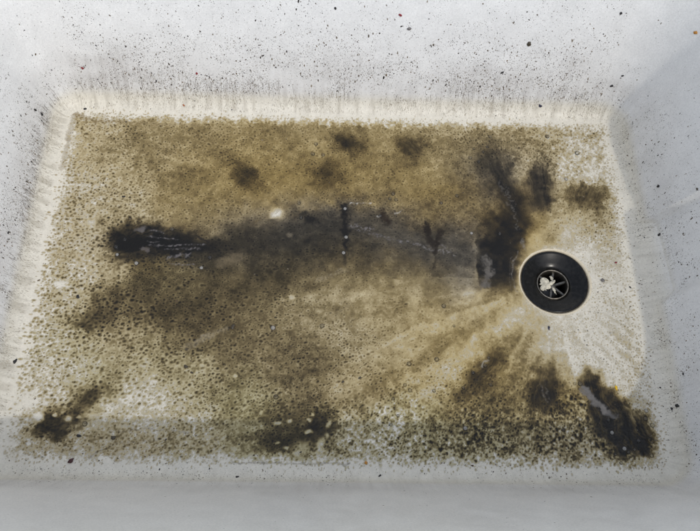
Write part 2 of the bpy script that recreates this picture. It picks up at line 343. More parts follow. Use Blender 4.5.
STROKES = [
  (-184.1, 41.1, -171.5, 39.2, 0.92, (128, 123, 122), 0.7, 0.5),
  (-185.3, 34.6, -158.3, 31.9, 0.81, (128, 123, 122), 0.7, 0.5),
  (-185.6, 29.2, -173.2, 28.4, 0.81, (128, 123, 122), 0.6, 0.4),
  (-182.2, 25.0, -130.3, 27.1, 1.0, (128, 123, 122), 0.7, 0.6),
  (-167.6, 21.0, -134.7, 22.7, 0.9, (128, 123, 122), 0.7, 0.5),
  (-164.0, 13.6, -143.5, 16.2, 1.59, (128, 123, 122), 0.7, 0.5),
  (-163.2, 6.3, -151.9, 6.0, 0.89, (128, 123, 122), 0.8, 0.4),
  (-150.8, 4.5, -139.7, 5.2, 0.89, (128, 123, 122), 0.8, 0.4),
  (-195.3, 42.5, -190.5, 42.3, 2.65, (108, 102, 98), 0.8, 0.1),
  (-189.4, 21.6, -183.5, 19.6, 2.0, (105, 98, 95), 0.7, 0.1),
  (8.3, 50.8, 29.7, 46.8, 2.7, (140, 134, 132), 0.6, 0.7),
  (14.2, 45.4, 37.5, 41.5, 1.66, (128, 123, 122), 0.5, 0.6),
  (32.6, 40.3, 56.8, 35.3, 1.34, (128, 123, 122), 0.6, 0.5),
  (56.8, 35.3, 80.9, 30.4, 1.44, (128, 123, 122), 0.6, 0.6),
  (80.8, 29.3, 108.5, 22.3, 2.46, (145, 140, 136), 0.6, 0.7),
  (91.7, 33.9, 101.1, 28.6, 1.65, (128, 123, 122), 0.5, 0.6),
  (216.5, -108.9, 222.4, -118.9, 3.09, (110, 106, 102), 0.95, 0.05),  # grey segments that paint the sky's reflection on the front right sludge
  (222.4, -118.9, 231.8, -127.7, 3.06, (110, 106, 102), 0.95, 0.05),
  (231.8, -127.7, 239.8, -133.9, 3.04, (110, 106, 102), 0.95, 0.05),
  (217.3, -109.8, 221.7, -117.1, 3.81, (110, 106, 102), 0.9, 0.05),
  (-0.7, -30.7, 12.3, -24.4, 2.32, (205, 190, 155), 0.55, 0.2),
  (12.3, -24.4, 24.4, -21.1, 2.33, (205, 190, 155), 0.55, 0.2),
  (-21.6, -7.6, 3.7, 3.3, 2.46, (205, 190, 155), 0.35, 0.3),
  (-139.2, -76.7, -122.2, -67.0, 2.75, (178, 165, 138), 0.45, 0.2),
  (-122.2, -67.0, -104.0, -58.0, 2.78, (178, 165, 138), 0.45, 0.2),
  (-112.6, 7.3, -96.2, 16.1, 5.96, (160, 142, 112), 0.22, 0.3),
  (10.4, -30.5, -9.8, -45.8, 2.9, (205, 190, 155), 0.2, 0.4),
  (1.3, 73.1, 10.2, 76.7, 0.74, (205, 200, 188), 0.7, 0.5),
  (10.2, 76.7, 30.0, 77.2, 0.74, (205, 200, 188), 0.7, 0.5),
  (34.8, 62.5, 38.7, 61.5, 0.84, (210, 205, 195), 0.8, 0.2),
  (52.6, 65.2, 57.6, 67.5, 0.84, (210, 205, 195), 0.8, 0.2),
  (172.1, 27.9, 167.2, 17.0, 0.82, (135, 128, 118), 0.6, 0.3),
  (167.2, 17.0, 164.1, 4.2, 0.82, (135, 128, 118), 0.6, 0.3),
  (164.1, 4.2, 165.7, -9.3, 0.81, (135, 128, 118), 0.6, 0.3),
  (165.7, -9.3, 167.1, -14.5, 0.8, (135, 128, 118), 0.6, 0.3),
  (165.7, 22.4, 161.2, 4.2, 0.61, (120, 112, 100), 0.5, 0.4),
  (161.2, 4.2, 161.6, -12.5, 0.6, (120, 112, 100), 0.5, 0.4),
  (164.7, 100.1, 170.8, 78.1, 2.41, (105, 100, 92), 0.5, 0.75),
  (170.8, 78.1, 173.4, 52.1, 2.37, (105, 100, 92), 0.5, 0.75),
  (160.0, 104.7, 165.8, 78.0, 1.76, (110, 104, 96), 0.4, 0.75),
  (176.3, 41.1, 180.1, 30.2, 1.25, (140, 135, 125), 0.7, 0.2),
  (139.2, 18.6, 142.0, 3.8, 4.58, (112, 106, 98), 0.7, 0.6),
  (142.0, 3.8, 136.1, -9.9, 4.52, (112, 106, 98), 0.7, 0.6),
  (2.3, 74.2, 4.4, 46.3, 3.82, (20, 17, 13), 0.9, 0.15),
  (4.4, 46.3, 4.0, 28.8, 2.28, (20, 17, 13), 0.85, 0.2),
  (4.0, 28.8, 3.7, 9.6, 1.33, (20, 17, 13), 0.5, 0.3),
  (83.4, 56.9, 84.4, 45.8, 3.36, (30, 22, 12), 0.85, 0.2),
  (84.4, 45.8, 85.8, 33.7, 3.33, (30, 22, 12), 0.85, 0.2),
  (97.2, 47.1, 92.7, 33.9, 2.71, (30, 22, 12), 0.85, 0.2),
  (92.7, 33.9, 90.3, 24.1, 2.68, (30, 22, 12), 0.85, 0.2),
  (90.3, 24.1, 88.5, 7.0, 1.12, (35, 28, 18), 0.6, 0.3),
  (39.8, 66.0, 45.5, 56.0, 3.59, (35, 24, 12), 0.8, 0.3),
  (-37.8, 63.1, -29.8, 56.6, 3.77, (20, 17, 13), 0.7, 0.4),
  (-31.8, 58.8, -23.9, 54.5, 2.72, (20, 17, 13), 0.7, 0.4),
  (-139.7, 36.6, -125.8, 30.4, 1.12, (30, 25, 20), 0.8, 0.1),
  (-92.2, 42.0, -87.8, 33.4, 3.08, (40, 34, 26), 0.5, 0.5),
  (-73.3, 50.1, -71.0, 23.0, 1.24, (60, 52, 40), 0.4, 0.5),
  (-84.2, 53.2, -41.3, 78.9, 2.07, (110, 92, 58), 0.3, 0.5),
  (211.9, -37.1, 214.8, -58.8, 2.92, (176, 165, 138), 0.5, 0.3),
  (214.8, -58.8, 227.5, -75.0, 2.86, (176, 165, 138), 0.5, 0.3),
  (227.5, -75.0, 240.3, -88.2, 2.82, (176, 165, 138), 0.5, 0.3),
  (223.4, -35.9, 229.7, -58.6, 2.34, (180, 170, 145), 0.4, 0.5),
  (229.7, -58.6, 242.2, -74.8, 2.29, (180, 170, 145), 0.4, 0.5),
  (242.2, -74.8, 256.8, -93.6, 2.26, (180, 170, 145), 0.4, 0.5),
  (200.3, -40.3, 201.2, -63.9, 2.91, (196, 182, 150), 0.4, 0.4),
  (181.6, -100.2, 185.6, -120.2, 1.19, (110, 105, 95), 0.5, 0.6),
  (178.2, -105.8, 182.7, -122.1, 1.0, (105, 98, 88), 0.5, 0.6),
  (127.4, -90.7, 131.4, -85.0, 1.2, (150, 145, 132), 0.8, 0.1),
  (120.6, -84.2, 123.6, -79.4, 0.92, (120, 112, 98), 0.6, 0.2),
  (-282.7, 179.0, -255.4, 168.3, 2.51, (120, 104, 72), 0.75, 0.3),
  (-255.4, 168.3, -229.8, 167.8, 2.49, (120, 104, 72), 0.75, 0.3),
  (-229.8, 167.8, -147.3, 165.1, 1.81, (128, 112, 80), 0.5, 0.5),
  (-277.0, 175.3, -279.0, 144.1, 2.96, (128, 112, 82), 0.5, 0.5),
  (-279.0, 144.1, -279.1, 108.0, 2.88, (128, 112, 82), 0.5, 0.5),
  (-195.1, -152.7, -161.7, -149.8, 0.85, (80, 72, 62), 0.5, 0.6),
  (-161.7, -149.8, -127.5, -152.8, 0.85, (80, 72, 62), 0.5, 0.6),
  (-234.3, -170.0, -193.6, -163.7, 0.83, (90, 82, 72), 0.3, 0.7),
  (-193.6, -163.7, -152.2, -159.1, 0.84, (90, 82, 72), 0.3, 0.7),
  (-91.8, -177.7, 9.0, -177.5, 0.83, (75, 68, 56), 0.6, 0.5),
  (-208.6, -174.7, -202.7, -169.7, 0.83, (70, 62, 54), 0.6, 0.4),
  (-202.7, -169.7, -197.2, -167.9, 0.83, (70, 62, 54), 0.6, 0.4),
]
CLEAR = [
  (-63.3, 63.7, 5.4, 0.1, 0.2, -5.1, 1),
  (-68.1, 61.3, 2.9, 0.1, 0.1, -2.8, 0.7),
  (-260.0, -17.1, 5.5, 0.1, 0.7, -4.0, 0.95),
  (-240.5, 48.7, 3.3, 0.1, 0.5, -3.3, 0.8),
  (-268.5, -128.5, 7.3, 1.5, 1.8, -5.2, 0.95),
  (-257.8, -140.6, 4.2, 0.0, 0.5, -3.0, 0.95),
  (-263.6, -117.9, 3.4, 0.0, 0.4, -2.2, 0.6),
  (-242.9, -138.7, 1.7, 0.0, 0.3, -1.7, 0.9),
  (-231.4, -142.0, 3.4, 0.0, 0.4, -2.6, 0.95),
  (-223.2, -140.2, 2.5, 0.0, 0.2, -1.4, 0.7),
  (-214.0, -139.2, 4.2, 0.0, 0.4, -2.6, 0.6),
  (-204.8, -144.3, 5.9, 0.1, 1.0, -6.9, 0.35),
  (-229.0, -156.5, 2.5, 0.0, 0.2, -1.3, 0.5),
  (-53.1, -144.3, 2.6, 0.0, 0.1, -1.7, 0.9),
  (-43.7, -141.6, 2.2, 0.0, 0.1, -1.9, 0.9),
  (-25.7, -140.9, 1.9, 0.0, 0.0, -1.6, 0.9),
  (-27.1, -150.9, 2.7, 0.0, 0.0, -1.5, 0.9),
  (-23.2, -136.1, 1.3, 0.0, 0.0, -1.1, 0.7),
  (-53.2, -160.6, 1.7, 0.0, 0.0, -1.0, 0.8),
  (-45.4, -164.7, 2.2, 0.0, 0.1, -1.5, 0.85),
  (-31.0, -163.7, 4.1, 2.9, 2.5, -3.4, 0.6),
  (-35.9, -168.8, 3.1, 1.2, 0.6, -1.6, 0.8),
  (-9.2, -143.8, 1.5, -0.5, -0.9, -2.6, 0.8),
  (-11.6, -155.0, 1.4, 0.0, 0.0, -2.1, 0.7),
  (-16.6, -161.0, 2.4, -0.8, -1.4, -4.0, 0.7),
  (-14.8, -167.8, 3.0, -1.7, -1.6, -2.9, 0.6),
  (-70.4, -170.8, 2.5, 0.0, 0.1, -1.7, 0.7),
  (-42.4, -175.5, 2.1, 0.0, 0.0, -1.2, 0.8),
  (-67.3, -134.9, 1.7, 0.0, 0.1, -1.3, 0.6),
  (-45.3, -26.4, 2.1, -1.3, -1.0, -2.1, 0.7),
  (-53.6, -28.6, 1.8, 0.0, 0.1, -1.5, 0.3),
  (-28.7, -25.1, 2.8, 0.0, 0.1, -2.0, 0.35),
  (-19.1, -40.0, 2.8, 0.0, 0.0, -2.0, 0.35),
  (-272.5, -49.1, 2.7, 0.0, 0.3, -1.9, 0.6),
  (-249.9, -61.3, 2.2, 0.0, 0.3, -1.9, 0.5),
  (-258.9, -100.7, 3.3, 2.3, 1.7, -2.3, 0.5),
  (-49.7, 39.6, 2.9, 0.1, 0.1, -2.2, 0.3),
  (-92.0, -101.6, 1.4, 0.0, 0.1, -1.1, 0.7),
  (-202.8, 1.4, 5.1, 3.7, 1.5, -2.2, 0.4),
  (-208.2, 7.5, 4.7, 2.7, 1.0, -1.9, 0.4),
  (272.2, 174.2, 6.7, -4.9, -2.8, -4.5, 0.4),
  (249.5, 148.3, 8.4, -9.4, -5.6, -6.8, 0.3),
  (259.1, 119.1, 6.2, -6.8, -5.6, -6.6, 0.45),
  (247.8, 111.6, 10.0, 5.3, 0.9, -3.2, 0.4),
  (220.3, 46.4, 4.7, -3.2, -4.9, -7.8, 0.5),
  (241.7, 29.3, 9.8, 0.2, -1.2, -8.7, 0.4),
  (189.1, 41.4, 8.3, 7.3, 3.3, -5.0, 0.5),
]
BUBBLES = [
  (131.4, 132.9, 1.8),
  (139.9, 128.2, 1.68),
  (135.9, 144.1, 1.36),
  (145.4, 140.6, 1.25),
  (150.0, 146.9, 1.25),
  (154.1, 159.5, 1.61),
  (98.8, 78.7, 1.61),
  (115.3, 87.2, 1.84),
  (127.0, 45.6, 2.09),
  (155.1, 46.2, 1.67),
  (214.3, 161.8, 1.97),
  (51.1, 88.0, 1.83),
  (54.0, 81.2, 1.71),
  (48.0, 82.2, 1.5),
  (37.8, 62.6, 1.37),
  (86.7, -84.2, 1.85),
  (61.7, -88.8, 1.83),
  (118.8, -96.4, 1.55),
  (130.1, -89.7, 1.75),
  (134.0, -82.1, 1.3),
  (95.8, -32.0, 1.84),
  (104.3, -51.8, 1.05),
  (57.5, -108.3, 1.35),
  (61.8, -113.2, 1.52),
  (83.0, -113.4, 1.35),
  (109.0, -110.3, 1.26),
  (133.8, -107.3, 1.36),
  (108.5, -146.4, 2.44),
  (44.3, -144.0, 1.3),
  (50.6, -136.1, 1.23),
  (-55.9, -120.6, 1.94),
  (46.6, -121.1, 1.24),
  (214.3, -105.3, 1.82),
  (209.6, -105.1, 1.28),
  (234.8, -138.0, 1.68),
  (236.3, -148.9, 2.28),
  (245.1, -162.6, 2.5),
  (258.5, -155.6, 1.92),
  (270.0, -129.1, 2.15),
  (267.9, -136.2, 1.95),
  (210.1, -137.3, 1.77),
  (236.5, -167.3, 1.2),
  (248.1, -165.5, 1.38),
  (253.7, -163.3, 1.38),
  (240.6, -174.5, 1.19),
  (268.1, -168.3, 1.46),
  (273.1, -141.9, 1.77),
  (-163.3, 43.2, 2.04),
  (-206.6, 30.9, 1.61),
  (-213.5, 22.7, 2.0),
  (-211.6, 14.8, 2.19),
  (-192.7, 6.3, 2.57),
  (-131.5, 2.7, 2.27),
  (-124.4, 13.4, 1.8),
  (3.3, 69.7, 1.69),
  (4.5, 38.0, 1.75),
  (2.2, 21.2, 1.72),
  (-42.2, 75.5, 1.8),
  (-39.7, 58.6, 1.67),
  (-61.5, -56.4, 2.82),
  (-17.0, -53.7, 1.89),
  (-27.0, 145.9, 1.8),
  (-29.8, 133.6, 1.9),
  (-19.5, 132.6, 1.67),
  (-217.2, -146.1, 1.87),
  (243.5, 141.9, 2.05),
  (228.0, 109.9, 2.22),
]
GRIT = [
  (-262.2, 203.2, 40.5, -0.0, -0.956, 0.292, 1.65, 'red', 'tiny dark red fleck on the back wall near its left corner'),
  (-148.5, 202.3, 37.7, -0.0, -0.956, 0.292, 1.49, 'red', 'small red brown fleck on the back wall above the left floor half'),
  (52.0, 222.8, 104.6, -0.0, -0.956, 0.292, 1.91, 'red', 'bright red fleck high on the back wall, right of centre'),
  (-165.8, 188.3, 3.6, -0.0, -0.598, 0.801, 1.42, 'rust', 'rust orange fleck on the pale curve below the back wall, left part'),
  (-9.8, 224.3, 109.4, -0.0, -0.956, 0.292, 1.79, 'black', 'black fleck high on the back wall, left of the red fleck'),
  (61.8, 218.7, 91.2, -0.0, -0.956, 0.292, 2.23, 'grey', 'grey smudge of two specks below the bright red fleck'),
  (180.9, 214.9, 78.8, -0.0, -0.956, 0.292, 3.04, 'umber', 'flat brown oval crumb high on the back wall toward the right'),
  (261.5, 225.1, 112.3, -0.0, -0.956, 0.292, 1.8, 'black', 'round black speck at the top right of the back wall'),
  (208.0, 193.6, 10.0, -0.0, -0.896, 0.444, 2.11, 'navy', 'dark blue black speck just above the pale curve, left of the right corner'),
  (276.0, 201.1, 35.8, -0.188, -0.938, 0.292, 1.79, 'black', 'black speck beside the back right corner of the basin'),
  (160.5, 205.3, 47.2, -0.0, -0.956, 0.292, 1.71, 'black', 'black speck on the back wall above the dark smudge near the drain'),
  (282.8, 203.4, 49.1, -0.342, -0.893, 0.292, 1.33, 'black', 'small dark speck on the crease of the back right corner'),
  (323.1, 194.5, 121.8, -0.86, -0.417, 0.292, 2.11, 'orange', 'orange yellow crumb at the far upper right of the right wall'),
  (246.3, -108.5, 0.0, 0.0, 0.0, 1.0, 2.01, 'yellow', 'bright yellow crumb beside the black sludge in the front right corner'),
  (22.5, -176.6, 0.0, 0.0, 0.0, 1.0, 1.57, 'orange', 'orange brown crumb at the front edge of the floor, right of centre'),
  (-220.6, -156.4, 0.0, 0.0, 0.0, 1.0, 2.03, 'black', 'small round black bead in front of the front left sludge'),
  (-191.5, -157.8, 0.0, 0.0, 0.0, 1.0, 3.45, 'umber', 'large dark grey green pellet near the front left of the floor'),
  (-223.9, -177.3, 0.0, 0.0, 0.0, 1.0, 2.57, 'maroon', 'dark maroon crumb on the front left edge of the floor'),
  (-97.8, -56.0, 0.0, 0.0, 0.0, 1.0, 3.69, 'umber', 'soft dark round clot left of the middle of the floor'),
  (-241.6, -28.9, 0.0, 0.0, 0.0, 1.0, 2.35, 'black', 'dark oval grit grain by the left edge, near the white clear spot'),
  (-213.9, 78.3, 0.0, 0.0, 0.0, 1.0, 1.54, 'black', 'tiny black grain above the left end of the long black streak'),
  (193.5, -50.8, 0.0, 0.0, 0.0, 1.0, 1.63, 'navy', 'tiny navy blue grain below the drain on the pale floor'),
  (251.0, -1.5, 0.0, 0.0, 0.0, 1.0, 2.32, 'grey', 'grey oval grain on the pale slope right of the drain'),
  (305.9, 39.9, 14.3, -0.943, -0.055, 0.327, 1.98, 'black', 'dark speck on the right wall between the creases'),
  (303.0, 80.6, 36.7, -0.956, -0.0, 0.292, 2.08, 'black', 'black speck on the right wall behind the upper crease'),
  (315.9, 52.0, 78.8, -0.956, -0.0, 0.292, 1.58, 'umber', 'brown speck on the upper crease at the right border'),
  (265.3, 16.3, 0.0, 0.0, 0.0, 1.0, 1.43, 'red', 'tiny red grain at the foot of the right wall beside the drain'),
  (-299.3, 156.7, 25.3, 0.961, 0.0, 0.276, 1.97, 'black', 'black speck on the left wall near the back left corner, lower of two'),
  (-302.1, 154.5, 34.9, 0.961, 0.0, 0.276, 1.73, 'black', 'black speck on the left wall near the back left corner, upper of two'),
  (-301.8, 18.8, 33.9, 0.961, 0.0, 0.276, 1.49, 'black', 'black speck alone at the middle of the left wall'),
  (-286.0, -91.9, 1.6, 0.414, 0.0, 0.91, 2.33, 'black', 'black grain on the left curve near the front left corner'),
  (294.3, -126.6, 9.3, -0.876, -0.0, 0.482, 2.13, 'black', 'larger black speck at the foot of the right wall, front part'),
  (291.0, -128.1, 5.1, -0.696, -0.0, 0.718, 1.55, 'black', "smaller black speck beside the larger one at the right wall's foot"),
  (298.7, -101.7, 22.4, -0.956, -0.0, 0.292, 1.25, 'black', 'dark speck midway along the front part of the right wall'),
  (-267.5, 182.8, 0.8, -0.0, -0.295, 0.956, 1.68, 'black', 'black speck on the back curve next to the left corner'),
  (33.9, -187.6, 3.1, -0.0, 0.563, 0.826, 1.39, 'black', 'dark grain on the front curve just beyond the sludge, centre right'),
  (-84.4, -190.0, 5.1, -0.0, 0.696, 0.718, 1.56, 'black', 'dark grain on the front curve left of centre'),
  (17.6, -102.4, 0.0, 0.0, 0.0, 1.0, 1.88, 'umber', 'dark olive grain in the lower middle of the floor, right of a twin'),
  (2.6, -106.3, 0.0, 0.0, 0.0, 1.0, 1.79, 'umber', 'dark olive grain in the lower middle of the floor, left of a twin'),
  (-136.6, -94.4, 0.0, 0.0, 0.0, 1.0, 3.29, 'umber', 'round dark green brown clot on the left part of the floor'),
  (-130.8, -99.8, 0.0, 0.0, 0.0, 1.0, 2.1, 'umber', 'smaller clot touching the round dark green brown one'),
  (194.0, -146.7, 0.0, 0.0, 0.0, 1.0, 2.77, 'umber', 'dark clump on the speckled front strip left of the black sludge'),
]

DRAIN = np.array([0.2050, -0.0024]); DR = 0.0322

# ------------------------------------------------------------------ sink
sink = tag(link(bpy.data.objects.new('utility_sink', None)), 'white glazed utility sink basin with grimy splashed walls and floor', 'sink')
def floor_z(x, y):
    r = np.hypot(x - DRAIN[0], y - DRAIN[1])
    ex = np.minimum(HX - np.abs(x), HY - np.abs(y))
    return -0.005*np.exp(-(np.clip(r - DR, 0, None)/.045)**2)*sstep(0, .035, ex)
# flat floor
gx = np.linspace(-HX, HX, 280); gy = np.linspace(-HY, HY, 180); X, Y = np.meshgrid(gx, gy)
# the corners of the outline are rounded: pull grid corners in
cx = np.clip(np.abs(X) - (HX - RC), 0, None); cy = np.clip(np.abs(Y) - (HY - RC), 0, None); h = np.hypot(cx, cy)
sc = np.where((h > 1e-9) & (cx > 0) & (cy > 0), np.maximum(cx, cy)/np.maximum(h, 1e-9), 1)
X2 = np.sign(X)*((HX - RC)*(cx > 0) + np.where(cx > 0, cx*sc, np.abs(X))); Y2 = np.sign(Y)*((HY - RC)*(cy > 0) + np.where(cy > 0, cy*sc, np.abs(Y)))
V = np.stack([X2, Y2, floor_z(X2, Y2)], -1).reshape(-1, 3)
def grid_faces(nr, nc):
    i = np.arange(nr*nc).reshape(nr, nc); return np.stack([i[:-1, :-1], i[:-1, 1:], i[1:, 1:], i[1:, :-1]], -1).reshape(-1, 4)
F = grid_faces(180, 280); c = V[F].mean(1); 
rv = np.hypot(V[:, 0] - DRAIN[0], V[:, 1] - DRAIN[1]); inn = rv < .0352; keep = ~inn[F].all(1)
V[inn, :2] = DRAIN + (V[inn, :2] - DRAIN)*(.0352/np.maximum(rv[inn], 1e-6))[:, None]     # snap the hole to a circle under the ring
u, f = submesh(V, F, keep)
clean = lin((216, 210, 195))
mesh('basin_floor', V[u], f, M_GL, sink, col=np.tile(np.append(clean, 1), (len(u), 1)))
# walls
NT = 1500
tt = np.unique(np.concatenate([np.linspace(0, 1, NT, endpoint=False)]))
cor = []
for k in (1, 3, 5, 7):      # denser columns on the four corners
    a, b = HX - RC, HY - RC; q = math.pi/2*RC
    L = [b, q, 2*a, q, 2*b, q, 2*a, q, b]; E = np.concatenate([[0], np.cumsum(L)])/np.sum(L); cor.append(np.linspace(E[k], E[k + 1], 40))
tt = np.unique(np.round(np.concatenate([tt] + cor), 7))
ss = np.concatenate([np.linspace(0, .03, 34), np.linspace(.0325, HW, 90)])
T, S = np.meshgrid(tt, ss); P, NN = surf(T, S)
nr, nc = T.shape
# film of grime on the walls: grey veil above the curve, cream on the curve
fx = vnoise((nr, nc), (30, 2.0), 5); fx2 = vnoise((nr, nc), (6, 25), 6); fx3 = vnoise((nr, nc), (14, 60), 7)
nx, ny = _perim(T)[2:]
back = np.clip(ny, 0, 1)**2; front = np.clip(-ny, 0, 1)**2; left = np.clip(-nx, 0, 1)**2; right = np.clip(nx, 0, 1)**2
veil = sstep(.018, .032, S)*(1 - sstep(.035, .085 , S + .03*(fx2 - .5)))*(.25 + .75*fx)*(.4 + .9*fx3)
veil = veil*(back*.75 + left*.55 + right*.25 + front*.5) + .12*sstep(.02, .05, S)*(.5 + fx3)
streak = sstep(.003, .010, S)*(1 - sstep(.014, .03, S))*np.clip(fx*1.8 - .7, 0, 1)*(back*.8 + left*.85 + right*.4 + front*.3)
wallc = lin((229, 228, 225)); fil = lin((214, 208, 193)); grime = lin((142, 134, 128)); brown = lin((120, 108, 84))
cf = (1 - sstep(.016, .034, S))[..., None]
C = fil*cf + wallc*(1 - cf)
C = C*(1 - .55*veil[..., None]) + grime*.55*veil[..., None]
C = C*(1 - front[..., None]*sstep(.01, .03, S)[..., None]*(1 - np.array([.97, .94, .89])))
C = C*(1 - .5*streak[..., None]) + brown*.5*streak[..., None]
C = np.concatenate([C, np.ones((nr, nc, 1))], -1).reshape(-1, 4)
idx = np.arange(nr*nc).reshape(nr, nc); nxt = np.roll(idx, -1, axis=1)
F = np.stack([idx[:-1], nxt[:-1], nxt[1:], idx[1:]], -1).reshape(-1, 4)[:, ::-1]
Pv = P.reshape(-1, 3); Nv = NN.reshape(-1, 3)
tm = np.tile(tt + .5*((np.roll(tt, -1) - tt) % 1), nr - 1); mx, my = _perim(tm)[2:]
side = np.where(np.abs(mx) >= np.abs(my), np.where(mx > 0, 0, 1), np.where(my > 0, 2, 3))
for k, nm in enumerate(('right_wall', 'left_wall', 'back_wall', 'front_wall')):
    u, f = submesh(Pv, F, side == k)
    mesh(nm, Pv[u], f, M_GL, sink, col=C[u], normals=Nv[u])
# flat rim round the top
R0 = P[-1]; rn = np.stack([*_perim(tt)[2:], 0*tt], -1)
ring = [R0, R0 + rn*.004 + [0, 0, .003], R0 + rn*.045 + [0, 0, .003], R0 + rn*.048, R0 + rn*.048 - [0, 0, .03]]
V = np.concatenate(ring); F = []
n = len(tt); i = np.arange(n); j = np.roll(i, -1)
F = np.concatenate([np.stack([a*n + i, a*n + j, (a + 1)*n + j, (a + 1)*n + i], -1) for a in range(4)])[:, ::-1]
mesh('rim', V, F, M_GL, sink, col=np.tile(np.append(wallc, 1), (len(V), 1)))

# ------------------------------------------------------------------ drain
zd = float(floor_z(*DRAIN)); 
V, F = lathe([(.0354, .0002), (.0346, .0004), (.0338, .0001), (.0331, -.0008), (.0328, -.0022), (.0326, -.006)], 96)
mesh('drain_seat', np.array(V) + [*DRAIN, zd], F, M_GL, sink, col=np.tile(np.append(lin((214, 202, 176)), 1), (len(V), 1)))
V, F = lathe([(.0331, -.0018), (.0328, -.0011), (.0321, -.0010), (.0317, -.0020)], 96)
seal_VF = (np.array(V) + [*DRAIN, zd], F)
zd -= .0012
drain_V, drain_F = lathe([(.0318, -.004), (.0324, -.0005), (.0322, .0004), (.0316, .0009), (.0306, .0010), (.0296, .0006), (.027, -.0008), (.022, -.0026), (.0185, -.0040), (.0168, -.0052), (.0160, -.0066), (.0156, -.009)], 96)
drain = mesh('drain', np.array(drain_V) + [*DRAIN, zd], drain_F, M_BLACK, sink)
mesh('seal', *seal_VF, plain('grimy_seal', (.11, .09, .06), .7, scale=700, var=.6, bm=.6), drain)
drain['label'] = 'black rubber drain ring with a cross strainer'
V, F = lathe([(.0159, -.0072), (.0157, -.0060), (.0150, -.0056), (.0144, -.0060), (.0142, -.0075), (.0144, -.03), (.0158, -.03)], 72)
mesh('strainer_ring', np.array(V) + [*DRAIN, zd], F, M_STEEL, drain)
V, F = lathe([(.0145, -.014), (.0145, -.03), (.0001, -.030)], 48)
mesh('waste_pipe', np.array(V) + [*DRAIN, zd], F, M_DARK, drain)
def bar(a, b, w, h, z):
    a = np.array(a); b = np.array(b); d = (b - a)/np.linalg.norm(b - a); s = np.array([-d[1], d[0]])*w/2; V = []
    for q, e in ((a, 1), (b, 1)):
        for sg in (-1, 1):
            V += [(*(q + sg*s), z - h), (*(q + sg*s*.75), z)]
    F = [(0, 4, 5, 1), (1, 5, 7, 3), (3, 7, 6, 2), (0, 1, 3, 2), (4, 6, 7, 5), (0, 2, 6, 4)]
    return np.array(V), F
for k in range(6):
    a = math.radians(18 + 60*k); V, F = bar((.0025*math.cos(a), .0025*math.sin(a)), (.0148*math.cos(a), .0148*math.sin(a)), .0024, .002, -.0095)
    mesh('strainer_spoke', V + [*DRAIN, zd], F, M_SPOKE, drain, smooth=False)
V, F = lathe([(  .0036, -.0115), (.0036, -.0092), (.0034, -.0086), (.0001, -.0084)], 24)
mesh('strainer_hub', np.array(V) + [*DRAIN, zd], F, M_SPOKE, drain)
# pale scrap caught on the strainer: a lumpy flake
def lump(cx, cy, z, rx, ry, rz, ang, seed, rough=.35, nu=28, nv=12):
    r = np.random.default_rng(seed); ph = r.random(5)*6.28; am = r.random(5)*rough/np.arange(1.6, 6.5)
    V = []; ca, sa = math.cos(ang), math.sin(ang)
    for i in range(nv + 1):
        e = math.pi/2*(1 - 2*i/nv)
        for k in range(nu):
            a = 2*math.pi*k/nu; g = 1 + sum(am[j]*math.sin((j + 2)*a + ph[j] + e) for j in range(5))
            x, y = math.cos(e)*math.cos(a)*rx*g, math.cos(e)*math.sin(a)*ry*g
            V.append((cx + x*ca - y*sa, cy + x*sa + y*ca, z + math.sin(e)*rz))
    i = np.arange((nv + 1)*nu).reshape(nv + 1, nu); j = np.roll(i, -1, axis=1)
    F = np.stack([i[:-1], i[1:], j[1:], j[:-1]], -1).reshape(-1, 4)
    return np.array(V), F
scrap = tag(link(bpy.data.objects.new('food_scrap', None)), 'pale cream scrap caught on the strainer inside the drain', 'scrap')
scrap.location = (DRAIN[0] - .006, DRAIN[1] + .0005, zd - .0086)
for nm, a in (('flake', (-.0010, .0004, .0004, .0066, .0044, .0011, .3, 21, .7)), ('shred', (.0050, .0016, .0006, .0046, .0022, .0010, .55, 8, .8)), ('shred', (-.0030, -.0042, .0003, .0034, .0020, .0008, -.5, 17, .7)), ('shred', (.0062, .0068, .0004, .0013, .0030, .0008, .5, 3, .8)), ('shred', (.0075, -.006, .0003, .0011, .0038, .0007, .25, 12, .8))):
    V, F = lump(*a); mesh(nm, V, F, M_SCUM, scrap)

# ------------------------------------------------------------------ silt on the floor: raster in floor coordinates
ST_ = 0.00055; MG = 0.012
xs = np.arange(-HX - MG, HX + MG, ST_); ys = np.arange(-HY - MG, HY + MG, ST_)
H_, W_ = len(ys), len(xs); X, Y = np.meshgrid(xs, ys); SH = (H_, W_)
mm = lambda v: v/ST_/1000.0             # mm -> raster cells
# edge-warp so that nothing has a clean outline
w1 = fbm(SH, mm(14), 1) - .5; w2 = fbm(SH, mm(14), 2) - .5; w3 = fbm(SH, mm(5), 3, 3) - .5; w4 = fbm(SH, mm(5), 4, 3) - .5
w5 = fbm(SH, mm(8.3), 5, 3) - .5; w6 = fbm(SH, mm(8.3), 6, 3) - .5
XW = X + .018*w1 + .006*w3 + .007*w5; YW = Y + .018*w2 + .006*w4 + .007*w6
